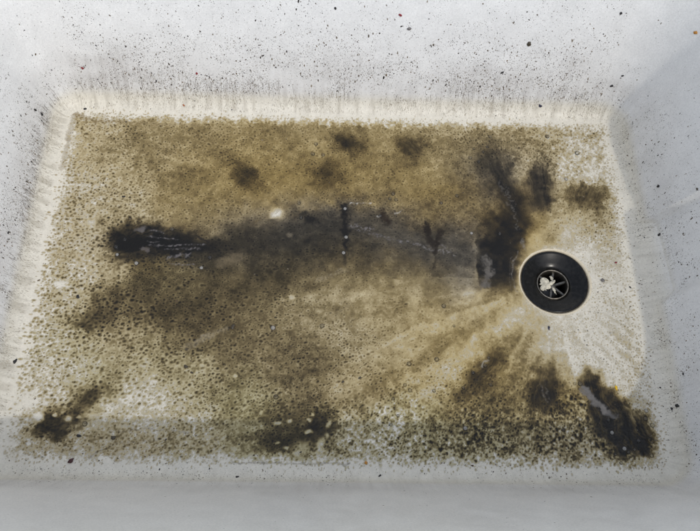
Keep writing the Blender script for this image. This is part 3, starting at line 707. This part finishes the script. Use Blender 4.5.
# --- base tone, by soft interpolation of the survey points (coarse, then upsampled)
k = 6; Xc, Yc = XW[::k, ::k], YW[::k, ::k]; acc = np.zeros((6,) + Xc.shape); wsum = np.full(Xc.shape, 1e-9)
for p in TONE:
    w = np.exp(-((Xc - p[0]/1e3)**2 + (Yc - p[1]/1e3)**2)/(2*.017**2)) + 1e-7; wsum += w
    for j in range(6): acc[j] += w*p[2 + j]
acc /= wsum
yy, xx = np.meshgrid(np.arange(H_)/k, np.arange(W_)/k, indexing='ij')
tone, dots, dsz, och, grn, mot = [gather(a, yy, xx) for a in acc]
def blobs(tab, Xa, Ya, power=1.0):
    o = np.zeros(SH)
    for (x, y, ax, ay, bx, by, amp) in tab:
        x, y, ax, ay, bx, by = [q/1e3 for q in (x, y, ax, ay, bx, by)]; det = ax*by - bx*ay
        R = 3*max(math.hypot(ax, ay), math.hypot(bx, by)) + .012
        j0, j1 = np.searchsorted(xs, [x - R, x + R]); i0, i1 = np.searchsorted(ys, [y - R, y + R])
        if j1 <= j0 or i1 <= i0: continue
        dx = Xa[i0:i1, j0:j1] - x; dy = Ya[i0:i1, j0:j1] - y
        u = (dx*by - dy*bx)/det; v = (dy*ax - dx*ay)/det
        g = amp*np.exp(-.5*(u*u + v*v)**power); o[i0:i1, j0:j1] = 1 - (1 - o[i0:i1, j0:j1])*(1 - np.clip(g, 0, 1))
    return o
patch = {n: blobs(t, XW, YW, 1.35)*(.70 if n == 'arch_reflection' else 1) for n, t in SLUDGE_AND_REFLECTION.items()}
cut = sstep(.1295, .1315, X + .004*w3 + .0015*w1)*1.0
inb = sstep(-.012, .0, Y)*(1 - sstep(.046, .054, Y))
patch['drainside'] = np.clip(patch['drainside']*(1 - inb*(1 - cut)) , 0, 1); patch['arch_reflection'] = patch['arch_reflection']*(1 - cut*.7)
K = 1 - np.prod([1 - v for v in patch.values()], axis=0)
# the arch and the left streak end with a crisp upper edge; the arch paints the tap's reflection, cut straight near the drain
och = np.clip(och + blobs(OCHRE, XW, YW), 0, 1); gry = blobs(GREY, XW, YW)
# --- radial wash lines from the drain
dx, dy = X - DRAIN[0], Y - DRAIN[1]; rd = np.hypot(dx, dy); an = np.arctan2(dy, dx) + .10*w1 + .012*w5
ray = gather(vnoise((400, 900), (70, 8), 21)*.4 + vnoise((400, 900), (120, 26), 22)*.6, np.clip(rd/.5, 0, 1)*398, (an + math.pi)/(2*math.pi)*898) - .5
raym = sstep(.03, .07, rd)*(1 - sstep(.22, .36, rd))*(sstep(-.02, .03, -(dy) + .15*dx + .01)*.9 + .2)
ray2 = gather(vnoise((200, 3000), (28, 3.0), 23), np.clip(rd/.55, 0, 1)*198, (an + math.pi)/(2*math.pi)*2996) - .5
tone = tone + .05 + .46*ray*raym*(.4 + 1.2*fbm(SH, mm(20), 36)) + .17*(1.6*fbm(SH, mm(16), 35) - .3)*ray2*sstep(.06, .12, rd)*(1 - sstep(.3, .45, rd))*sstep(.02, -.04, dy)*sstep(.05, .3, tone)
# --- medium cloudiness
tone = tone + .30*(fbm(SH, mm(24), 31) - .5)*sstep(.05, .3, tone) + .24*(fbm(SH, mm(7), 32) - .5)*sstep(.0, .25, tone)
K = .78*K + .22*sstep(.15, .70, K + .5*(fbm(SH, mm(5), 34) - .5)*4*K*(1 - K))
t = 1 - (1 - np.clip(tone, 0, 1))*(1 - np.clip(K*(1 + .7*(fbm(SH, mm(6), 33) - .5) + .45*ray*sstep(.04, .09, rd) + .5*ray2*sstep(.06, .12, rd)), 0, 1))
# --- fine mottle
m1 = fbm(SH, mm(2.6), 41, 2) - .5; m2 = fbm(SH, mm(1.5), 42, 2) - .5
t = t + (mot*(1.0*m1 + .5*m2) + .06*m2)*(1 - .95*sstep(.15, .7, K))
# --- droplets of settled silt: dark beads with a paler ring, thicker where the beads are large
bead = np.zeros(SH); halo = np.zeros(SH)
def splat(cx, cy, r, amp, el=1.0, ang=0.0):
    n = int(math.ceil(r*2.2/ST_)); j = int((cx - xs[0])/ST_); i = int((cy - ys[0])/ST_)
    if i < n + 1 or j < n + 1 or i >= H_ - n - 1 or j >= W_ - n - 1: return
    a = slice(i - n, i + n + 1); b = slice(j - n, j + n + 1)
    ddx = X[a, b] - cx; ddy = Y[a, b] - cy; ca, sa = math.cos(ang), math.sin(ang)
    d = np.hypot((ddx*ca + ddy*sa)/el, -ddx*sa + ddy*ca)/r
    bead[a, b] = np.maximum(bead[a, b], amp*(1 - sstep(.15, 1.3, d)))
    halo[a, b] = np.maximum(halo[a, b], amp*np.exp(-((d - 1.6)/.5)**2))
rs = np.random.default_rng(77)
dots = np.clip(dots*(.25 + 1.5*fbm(SH, mm(18), 37)), 0, 1); dsz = dsz*(.7 + .6*fbm(SH, mm(25), 38))
for cell, kind in ((.0046, 1), (.0026, 0)):
  for cyy in np.arange(-HY - .008, HY + .008, cell):
    for cxx in np.arange(-HX - .008, HX + .008, cell):
        q = rs.random(7); px = cxx + (q[0] - .5)*cell*1.6; py = cyy + (q[1] - .5)*cell*1.6
        i = min(max(int((py - ys[0])/ST_), 0), H_ - 1); j = min(max(int((px - xs[0])/ST_), 0), W_ - 1)
        dd = dots[i, j]; big = float(sstep(1.45, 2.2, dsz[i, j]))
        if q[2] > ((.95*big*dd) if kind else (.25 + .75*dd)*(1 - .55*big)): continue
        out = max(abs(px) - HX, abs(py) - HY, 0)
        if out > 0 and q[3] > .9*math.exp(-out/.004): continue
        rr = (.0007 + .0010*q[4]**1.6) if kind else (.00042 + .00040*dsz[i, j]*(.3 + .9*q[4]**3))
        el_ = 1 + .7*q[6]*q[6]; an_ = math.atan2(py - DRAIN[1], px - DRAIN[0])
        if out > .001: el_ = 1.3 + 1.2*q[6]; an_ = 0.0 if abs(px) - HX > abs(py) - HY else math.pi/2; rr *= .75
        splat(px, py, rr, min(1, (.3 + .75*dd)*(.5 + .5*q[5])), el_, an_)
t = t + (.50*bead - .16*halo)*(1 - .8*sstep(.3, .8, K))
t = .5*(t + np.sqrt(t*t + .010))      # thin film everywhere rather than a hard threshold
# --- edge of the silt on the curve of the basin
ox = np.clip(np.abs(X) - HX, 0, None); oy = np.clip(np.abs(Y) - HY, 0, None); od = np.hypot(ox, oy)
ind = np.minimum(HX - np.abs(X), HY - np.abs(Y))
edge = sstep(-.002, .013, ind + .014*(fbm(SH, mm(6), 51) - .5) + .012*(fbm(SH, mm(1.8), 52, 2) - .5))
t = t*edge + .50*bead*(1 - edge)*sstep(-.0115, -.004, ind)
# --- water has scoured the floor clean round the drain
scour = np.exp(-np.clip((rd - DR)/.006, 0, None)**1.3)*(1 - .75*patch['drainside'])
t = t*(1 - .75*scour)
# --- clear spots
cl = blobs(CLEAR, X + .004*w3, Y + .004*w4, 1.6); t = t*(1 - .93*cl); K = K*(1 - cl)
t = np.clip(t, 0, 1.0)
ramp_t = np.array([0, .12, .25, .45, .62, .78, .9, 1.0])
ramp_c = np.array([lin(c) for c in ((216, 210, 195), (202, 193, 170), (176, 162, 128), (131, 116, 81), (90, 77, 50), (57, 48, 28), (35, 29, 17), (17, 14, 8))])
C = np.stack([np.interp(t, ramp_t, ramp_c[:, i]) for i in range(3)], -1)
mid = np.clip(4*t*(1 - .55*t), 0, 1)[..., None]
C = C*(1 + och[..., None]*mid*(np.array([1.04, .95, .68]) - 1))
C = C*(1 + grn[..., None]*mid*(np.array([.90, 1.0, .88]) - 1))
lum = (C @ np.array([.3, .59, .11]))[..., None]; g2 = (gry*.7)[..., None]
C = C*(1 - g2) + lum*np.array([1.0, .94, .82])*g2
# --- strokes: foam lines, drips, a painted sky reflection, folds in the film
nb = fbm(SH, mm(2.2), 61, 2); nb2 = vnoise(SH, mm(1.2), 62)
for (x0, y0, x1, y1, w, col, amp, br) in STROKES:
    if max(col) < 40: amp = min(1, amp*1.15); w = w*1.35; br = br*.6
    if min(col) > 90: amp = amp*(.55 if w < 3 and br > .15 else .85); br = min(1, br + .3)*(.97 if w < 3 and br > .15 else .3)
    x0, y0, x1, y1, w = [q/1e3 for q in (x0, y0, x1, y1, w)]; R = 3*w + .004
    j0, j1 = np.searchsorted(xs, [min(x0, x1) - R, max(x0, x1) + R]); i0, i1 = np.searchsorted(ys, [min(y0, y1) - R, max(y0, y1) + R])
    sl = (slice(i0, i1), slice(j0, j1)); wob = .0045 if w < .003 else .007
    xa = X[sl] + wob*w3[sl]; ya = Y[sl] + wob*w4[sl]; L2 = (x1 - x0)**2 + (y1 - y0)**2 + 1e-12
    q = np.clip(((xa - x0)*(x1 - x0) + (ya - y0)*(y1 - y0))/L2, 0, 1)
    d = np.hypot(xa - x0 - q*(x1 - x0), ya - y0 - q*(y1 - y0))/(w*(.45 + 1.1*nb[sl]))
    a = amp*(1 - sstep(.25, 1.35, d))*(1 - br + br*sstep(.46, .66, .45*nb[sl] + .55*nb2[sl])*1.3); a = np.clip(a, 0, 1)[..., None]
    C[sl] = C[sl]*(1 - a) + lin(col)*a; t[sl] = np.maximum(t[sl], a[..., 0]*.6)
alpha = sstep(.0, .26, t)
# --- relief
Z = np.where(od > 0, RF - np.sqrt(np.clip(RF**2 - od**2, 1e-9, None)), floor_z(X, Y))
Z = Z + .00035 + .00045*bead*(1 - .6*K)*edge + .0007*K*edge + .0007*(m1*mot)*edge + .0006*(fbm(SH, mm(7), 71) - .5)*edge
wet = np.clip(.25 + .9*K, 0, 1)
F = grid_faces(H_, W_)
def fmean(A): a = A.ravel(); return (a[F[:, 0]] + a[F[:, 2]])/2
keep = (fmean(alpha) > .012) & (fmean(rd) > .0348) & (fmean(od) < .0125)
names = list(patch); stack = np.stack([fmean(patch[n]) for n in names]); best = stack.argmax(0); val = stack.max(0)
LAB = dict(left='long black sludge streak with grey foam lines on the left half of the floor',
 olive='olive brown smudge below the left end of the long black streak',
 arch_reflection='wide grey black arched tap reflection painted across the middle of the floor',
 drainside='black sludge running down to the left side of the drain',
 finger='short dark finger shaped smudge just above the drain',
 rightedge='brown smudge against the right edge of the floor, above the drain',
 top1='small dark smudge at the back edge of the floor, left of its twin',
 top2='small dark smudge at the back edge of the floor, right of its twin',
 top3='faint dark smudge between the back edge and the arched band',
 top4='faint brown smudge in the back left part of the floor',
 frontleft='dark olive sludge with white clear spots in the front left corner',
 frontmid='green brown sludge with white clear spots at the front edge, left of centre',
 frontright='thick black glossy sludge in the front right corner',
 smear='dark smear just left of the thick black front right sludge',
 smear2='soft brown smear in the lower right middle of the floor')
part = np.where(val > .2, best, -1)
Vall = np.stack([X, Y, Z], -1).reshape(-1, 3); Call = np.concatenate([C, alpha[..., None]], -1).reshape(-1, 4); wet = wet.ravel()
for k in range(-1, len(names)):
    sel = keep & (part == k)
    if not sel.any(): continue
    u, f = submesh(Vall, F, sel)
    o = mesh('silt_film' if k < 0 else 'sludge_reflection_patch', Vall[u], f, M_SILT, col=Call[u], floats={'wet': wet[u]})  # the arched patch among the sludge is a painted tap reflection
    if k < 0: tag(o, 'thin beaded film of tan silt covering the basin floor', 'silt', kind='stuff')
    else: tag(o, LAB[names[k]], 'sludge', 'dark sludge and painted reflection patches on the basin floor')

# ------------------------------------------------------------------ splashes on the walls (thousands: stuff)
SPN = .6*vnoise((120, 900), (9, 14), 801) + .4*vnoise((120, 900), (4, 5), 802)
def specks(n, tfun, sfun, rfun, cfun, elong, seed):
    r = np.random.default_rng(seed); t_ = tfun(r, n); s_ = sfun(r, n); cn = gather(SPN, np.clip(s_/.22, 0, 1)*118, (t_ % 1.0)*898); keep = (s_ > 0.002) & (s_ < HW - .003) & (r.random(n) < .12 + 1.5*np.clip(cn - .28, 0, 1)*2); t_, s_ = t_[keep], s_[keep]; n = len(t_)
    P, Nn = surf(t_, s_); up = surf(t_, s_ + .001)[0] - P; up /= np.linalg.norm(up, axis=1, keepdims=True); sd = np.cross(up, Nn)
    rr = rfun(r, n, s_); el = elong(r, n, s_); th = r.normal(0, .5, n)*(el < 2.2) + r.normal(0, .12, n)
    A = up*np.cos(th)[:, None] + sd*np.sin(th)[:, None]; B = -up*np.sin(th)[:, None] + sd*np.cos(th)[:, None]
    V = [P + Nn*(rr*.30)[:, None]]; m = 7
    for k in range(m):
        a = 2*math.pi*k/m; g = rr*(.8 + .4*r.random(n))
        V.append(P + A*(g*el*math.cos(a))[:, None] + B*(g*math.sin(a))[:, None] + Nn*.00003)
    V = np.stack(V, 1).reshape(-1, 3); b = np.arange(n)[:, None]*(m + 1)
    F = np.concatenate([np.concatenate([b, b + 1 + k, b + 1 + (k + 1) % m], 1) for k in range(m)])
    C = np.repeat(np.concatenate([cfun(r, n, s_), np.ones((n, 1))], 1), m + 1, axis=0)
    return V, F, C
a, b = HX - RC, HY - RC; q = math.pi/2*RC; LL = np.array([b, q, 2*a, q, 2*b, q, 2*a, q, b]); EE = np.concatenate([[0], np.cumsum(LL)])/LL.sum()
SIDES = dict(right=(EE[7] + .5*(EE[8] - EE[7]) - 1, EE[1] + .5*(EE[2] - EE[1])), back=(EE[1] + .5*(EE[2] - EE[1]), EE[3] + .5*(EE[4] - EE[3])), left=(EE[3] + .5*(EE[4] - EE[3]), EE[5] + .5*(EE[6] - EE[5])), front=(EE[5] + .5*(EE[6] - EE[5]), EE[7] + .5*(EE[8] - EE[7])))
pal = np.array([lin(c) for c in ((38, 33, 29), (62, 54, 46), (92, 82, 70), (122, 112, 98), (88, 70, 46), (52, 46, 50))])
def run(side):
    lo, hi = SIDES[side]; return lambda r, n: lo + (hi - lo)*r.random(n)
def fallc(r, n, s): 
    c = pal[r.choice(len(pal), n, p=(.12, .2, .26, .22, .14, .06))]; return c*(.8 + .5*r.random((n, 1)))
def rad(k): return lambda r, n, s: k*(.12 + .17*r.random(n) + .55*r.random(n)**16)*1e-3
jobs = [('back', 18000, lambda r, n: .026 + r.gamma(1.5, .028, n), 1.0), ('back', 4500, lambda r, n: .018 + .2*r.random(n), .75), ('left', 10000, lambda r, n: .022 + r.gamma(1.5, .03, n), 1.0), ('left', 900, lambda r, n: .02 + .19*r.random(n), .8),
        ('right', 6500, lambda r, n: .012 + r.gamma(1.4, .034, n), .95), ('front', 2600, lambda r, n: .004 + r.gamma(1.6, .012, n), .95), ('front', 700, lambda r, n: .02 + .19*r.random(n), .8), ('back', 900, lambda r, n: .006 + .022*r.random(n), .8), ('right', 1000, lambda r, n: .003 + .02*r.random(n), .95)]
WALL = dict(back='back', left='left', right='right', front='front')
acc = {}
for k, (sd, n, sf, kr) in enumerate(jobs):
    el = (lambda r, n, s: 1 + 1.6*r.random(n)**3) 
    acc.setdefault(sd, []).append(specks(n, run(sd), sf, rad(kr), fallc, el, 100 + k))
# runs: hair-thin drips on the curve
def runc(r, n, s): return lin((140, 127, 102))*(.5 + .55*r.random((n, 1)))
for k, (sd, n) in enumerate((('back', 7000), ('left', 4600), ('right', 1600), ('front', 700))):
    acc[sd].append(specks(n, run(sd), lambda r, n: .005 + r.gamma(2.2, .008, n), lambda r, n, s: (.07 + .11*r.random(n)**2)*1e-3, runc, lambda r, n, s: 4 + 14*r.random(n)**2, 200 + k))
for k, (sd, n) in enumerate((('left', 700), ('back', 420))):
    acc[sd].append(specks(n, run(sd), lambda r, n: .016 + .022*r.random(n), lambda r, n, s: (.08 + .07*r.random(n))*1e-3, lambda r, n, s: lin((100, 88, 76))*(.5 + .6*r.random((n, 1))), lambda r, n, s: 18 + 30*r.random(n), 300 + k))
for sd, parts in acc.items():
    V = np.concatenate([p[0] for p in parts]); off = np.cumsum([0] + [len(p[0]) for p in parts]); F = np.concatenate([p[1] + off[i] for i, p in enumerate(parts)]); C = np.concatenate([p[2] for p in parts])
    o = mesh('splash_specks', V, F, M_SPECK, col=C); tag(o, f'dried dark splash specks spattered over the {sd} wall', 'specks', kind='stuff')

# fine grit lying on the floor
rg = np.random.default_rng(640); n = 5200
gxy = np.stack([rg.uniform(-HX - .002, HX + .002, n), rg.uniform(-HY - .002, HY + .002, n)], 1)
e_ = np.minimum(HX - np.abs(gxy[:, 0]), HY - np.abs(gxy[:, 1]))
pr = .10 + .55*np.exp(-np.clip(e_, 0, None)/.012) + .5*sstep(.19, .24, gxy[:, 0])*sstep(.06, .0, gxy[:, 1]) + .35*sstep(-.12, -.15, gxy[:, 1])
gxy = gxy[(rg.random(n) < pr) & (np.hypot(*(gxy - DRAIN).T) > .036)]; n = len(gxy)
gi = np.clip(((gxy[:, 1] - ys[0])/ST_).round().astype(int), 0, H_ - 1); gj = np.clip(((gxy[:, 0] - xs[0])/ST_).round().astype(int), 0, W_ - 1)
gr_ = (.16 + .22*rg.random(n) + .5*rg.random(n)**10)*1e-3; m = 6; th = rg.random(n)*6.28; el = 1 + 1.2*rg.random(n)**2
base = np.stack([gxy[:, 0], gxy[:, 1], Z[gi, gj]], 1); Vg = [base + np.stack([0*gr_, 0*gr_, gr_*.7], 1)]
for k in range(m):
    a = 2*math.pi*k/m; q_ = gr_*(.7 + .6*rg.random(n)); u_ = q_*el*math.cos(a); v_ = q_*math.sin(a)
    Vg.append(base + np.stack([u_*np.cos(th) - v_*np.sin(th), u_*np.sin(th) + v_*np.cos(th), 0*gr_ - .0001], 1))
Vg = np.stack(Vg, 1).reshape(-1, 3); b = np.arange(n)[:, None]*(m + 1)
Fg = np.concatenate([np.concatenate([b, b + 1 + k, b + 1 + (k + 1) % m], 1) for k in range(m)])
Cg = np.repeat(np.concatenate([pal[rg.choice(5, n)]*(.6 + .6*rg.random((n, 1))), np.ones((n, 1))], 1), m + 1, axis=0)
tag(mesh('fine_grit', Vg, Fg, M_SPECK, col=Cg, smooth=False), 'fine dark grit scattered over the basin floor', 'grit', kind='stuff')

# ------------------------------------------------------------------ single grains and flecks
GC = dict(red=(120, 22, 30), rust=(150, 80, 35), black=(24, 22, 22), grey=(108, 104, 102), umber=(62, 54, 40), navy=(34, 34, 58), orange=(176, 120, 40), yellow=(226, 180, 20), maroon=(62, 24, 24))
GM = {k: plain('grain_' + k, lin(v), .5, scale=1200, var=.35, bm=.3) for k, v in GC.items()}
for n, (x, y, z, nx_, ny_, nz_, r, c, lab) in enumerate(GRIT):
    r = r*(.6 if c == 'umber' and nz_ > .999 else .82)/1e3; rs = np.random.default_rng(500 + n)
    V, F = lump(0, 0, 0, r*(1 + .25*rs.random()), r*(.75 + .2*rs.random()), min(r*.55, .0011), rs.random()*3.1, 900 + n, .5, 14, 7)
    o = mesh('grit_grain', V, F, GM[c]); nrm = Vector((nx_, ny_, nz_)); zz = float(floor_z(x/1e3, y/1e3)) if nz_ > .999 else z/1e3
    o.matrix_world = Matrix.Translation(Vector((x/1e3, y/1e3, zz + (.0006 if nz_ > .999 else 0))) + nrm*.0002) @ nrm.to_track_quat('Z', 'Y').to_matrix().to_4x4()
    tag(o, lab, 'grain' if nz_ > .999 else 'fleck', 'single grains and flecks of dirt')

# ------------------------------------------------------------------ bubbles
V, F = lathe([(1.0, -.25), (1.02, .0), (.96, .28), (.83, .53), (.62, .74), (.34, .88), (.001, .93)], 20)
dome = mesh('dome', np.array(V), F, M_BUB).data; bpy.data.objects.remove(bpy.data.objects['dome'])
milk = dome.copy(); milk.materials[0] = M_MILK
V, F = lathe([(.98, -.25), (1.0, .16), (1.08, .20), (1.15, .10), (1.22, -.25)], 18)
lip = mesh('meniscus', np.array(V), F, M_DARK).data; bpy.data.objects.remove(bpy.data.objects['meniscus'])
def zone(x, y):
    if x > .14 and y < -.11: return 'clear bubble on the front right black sludge'
    if x < -.12 and y > -.03: return 'clear bubble around the long left black streak'
    if x < -.12: return 'clear bubble in the front left sludge'
    if y > .09: return 'clear bubble near the back edge of the floor'
    if y > .0: return 'clear bubble along the grey arched band'
    if x < .02: return 'clear bubble on the brown silt left of centre'
    return 'clear bubble on tan silt below the drain'
WORD = ['leftmost', 'second', 'third', 'fourth', 'fifth', 'sixth', 'seventh', 'eighth', 'ninth', 'tenth', 'eleventh', 'twelfth', 'thirteenth', 'fourteenth', 'fifteenth', 'sixteenth', 'seventeenth', 'eighteenth', 'nineteenth', 'twentieth']
ranks = {}
for x, y, r in sorted(BUBBLES): ranks.setdefault(zone(x/1e3, y/1e3), []).append((x, y, r))
for n, B in enumerate(BUBBLES):
    x, y, r = B[0]/1e3, B[1]/1e3, B[2]/1e3
    i = min(max(int(round((y - ys[0])/ST_)), 0), H_ - 1); j = min(max(int(round((x - xs[0])/ST_)), 0), W_ - 1)
    root = link(bpy.data.objects.new('bubble', None)); root.location = (x, y, float(Z[i, j])); k_ = .72 if B[2] > 2.05 else 1.0; root.scale = (r*k_, r*k_, r*.85*k_); root.rotation_euler[2] = n*1.3
    white = B[2] > 2.05 or n in (54, 55, 56)
    link(bpy.data.objects.new('dome', milk if white else dome), root); link(bpy.data.objects.new('meniscus', lip), root)
    zn = zone(x, y); k = ranks[zn].index(B); many = len(ranks[zn]) > 1
    lab = ('milky white ' if white else 'small ') + zn.replace('clear bubble', 'bubble' if white else 'clear bubble')
    if many: lab += ', ' + (WORD[k] if k == 0 else 'rightmost' if k == len(ranks[zn]) - 1 else WORD[k] + ' from the left')
    tag(root, lab, 'bubble', zn.replace('clear bubble', 'bubbles'))
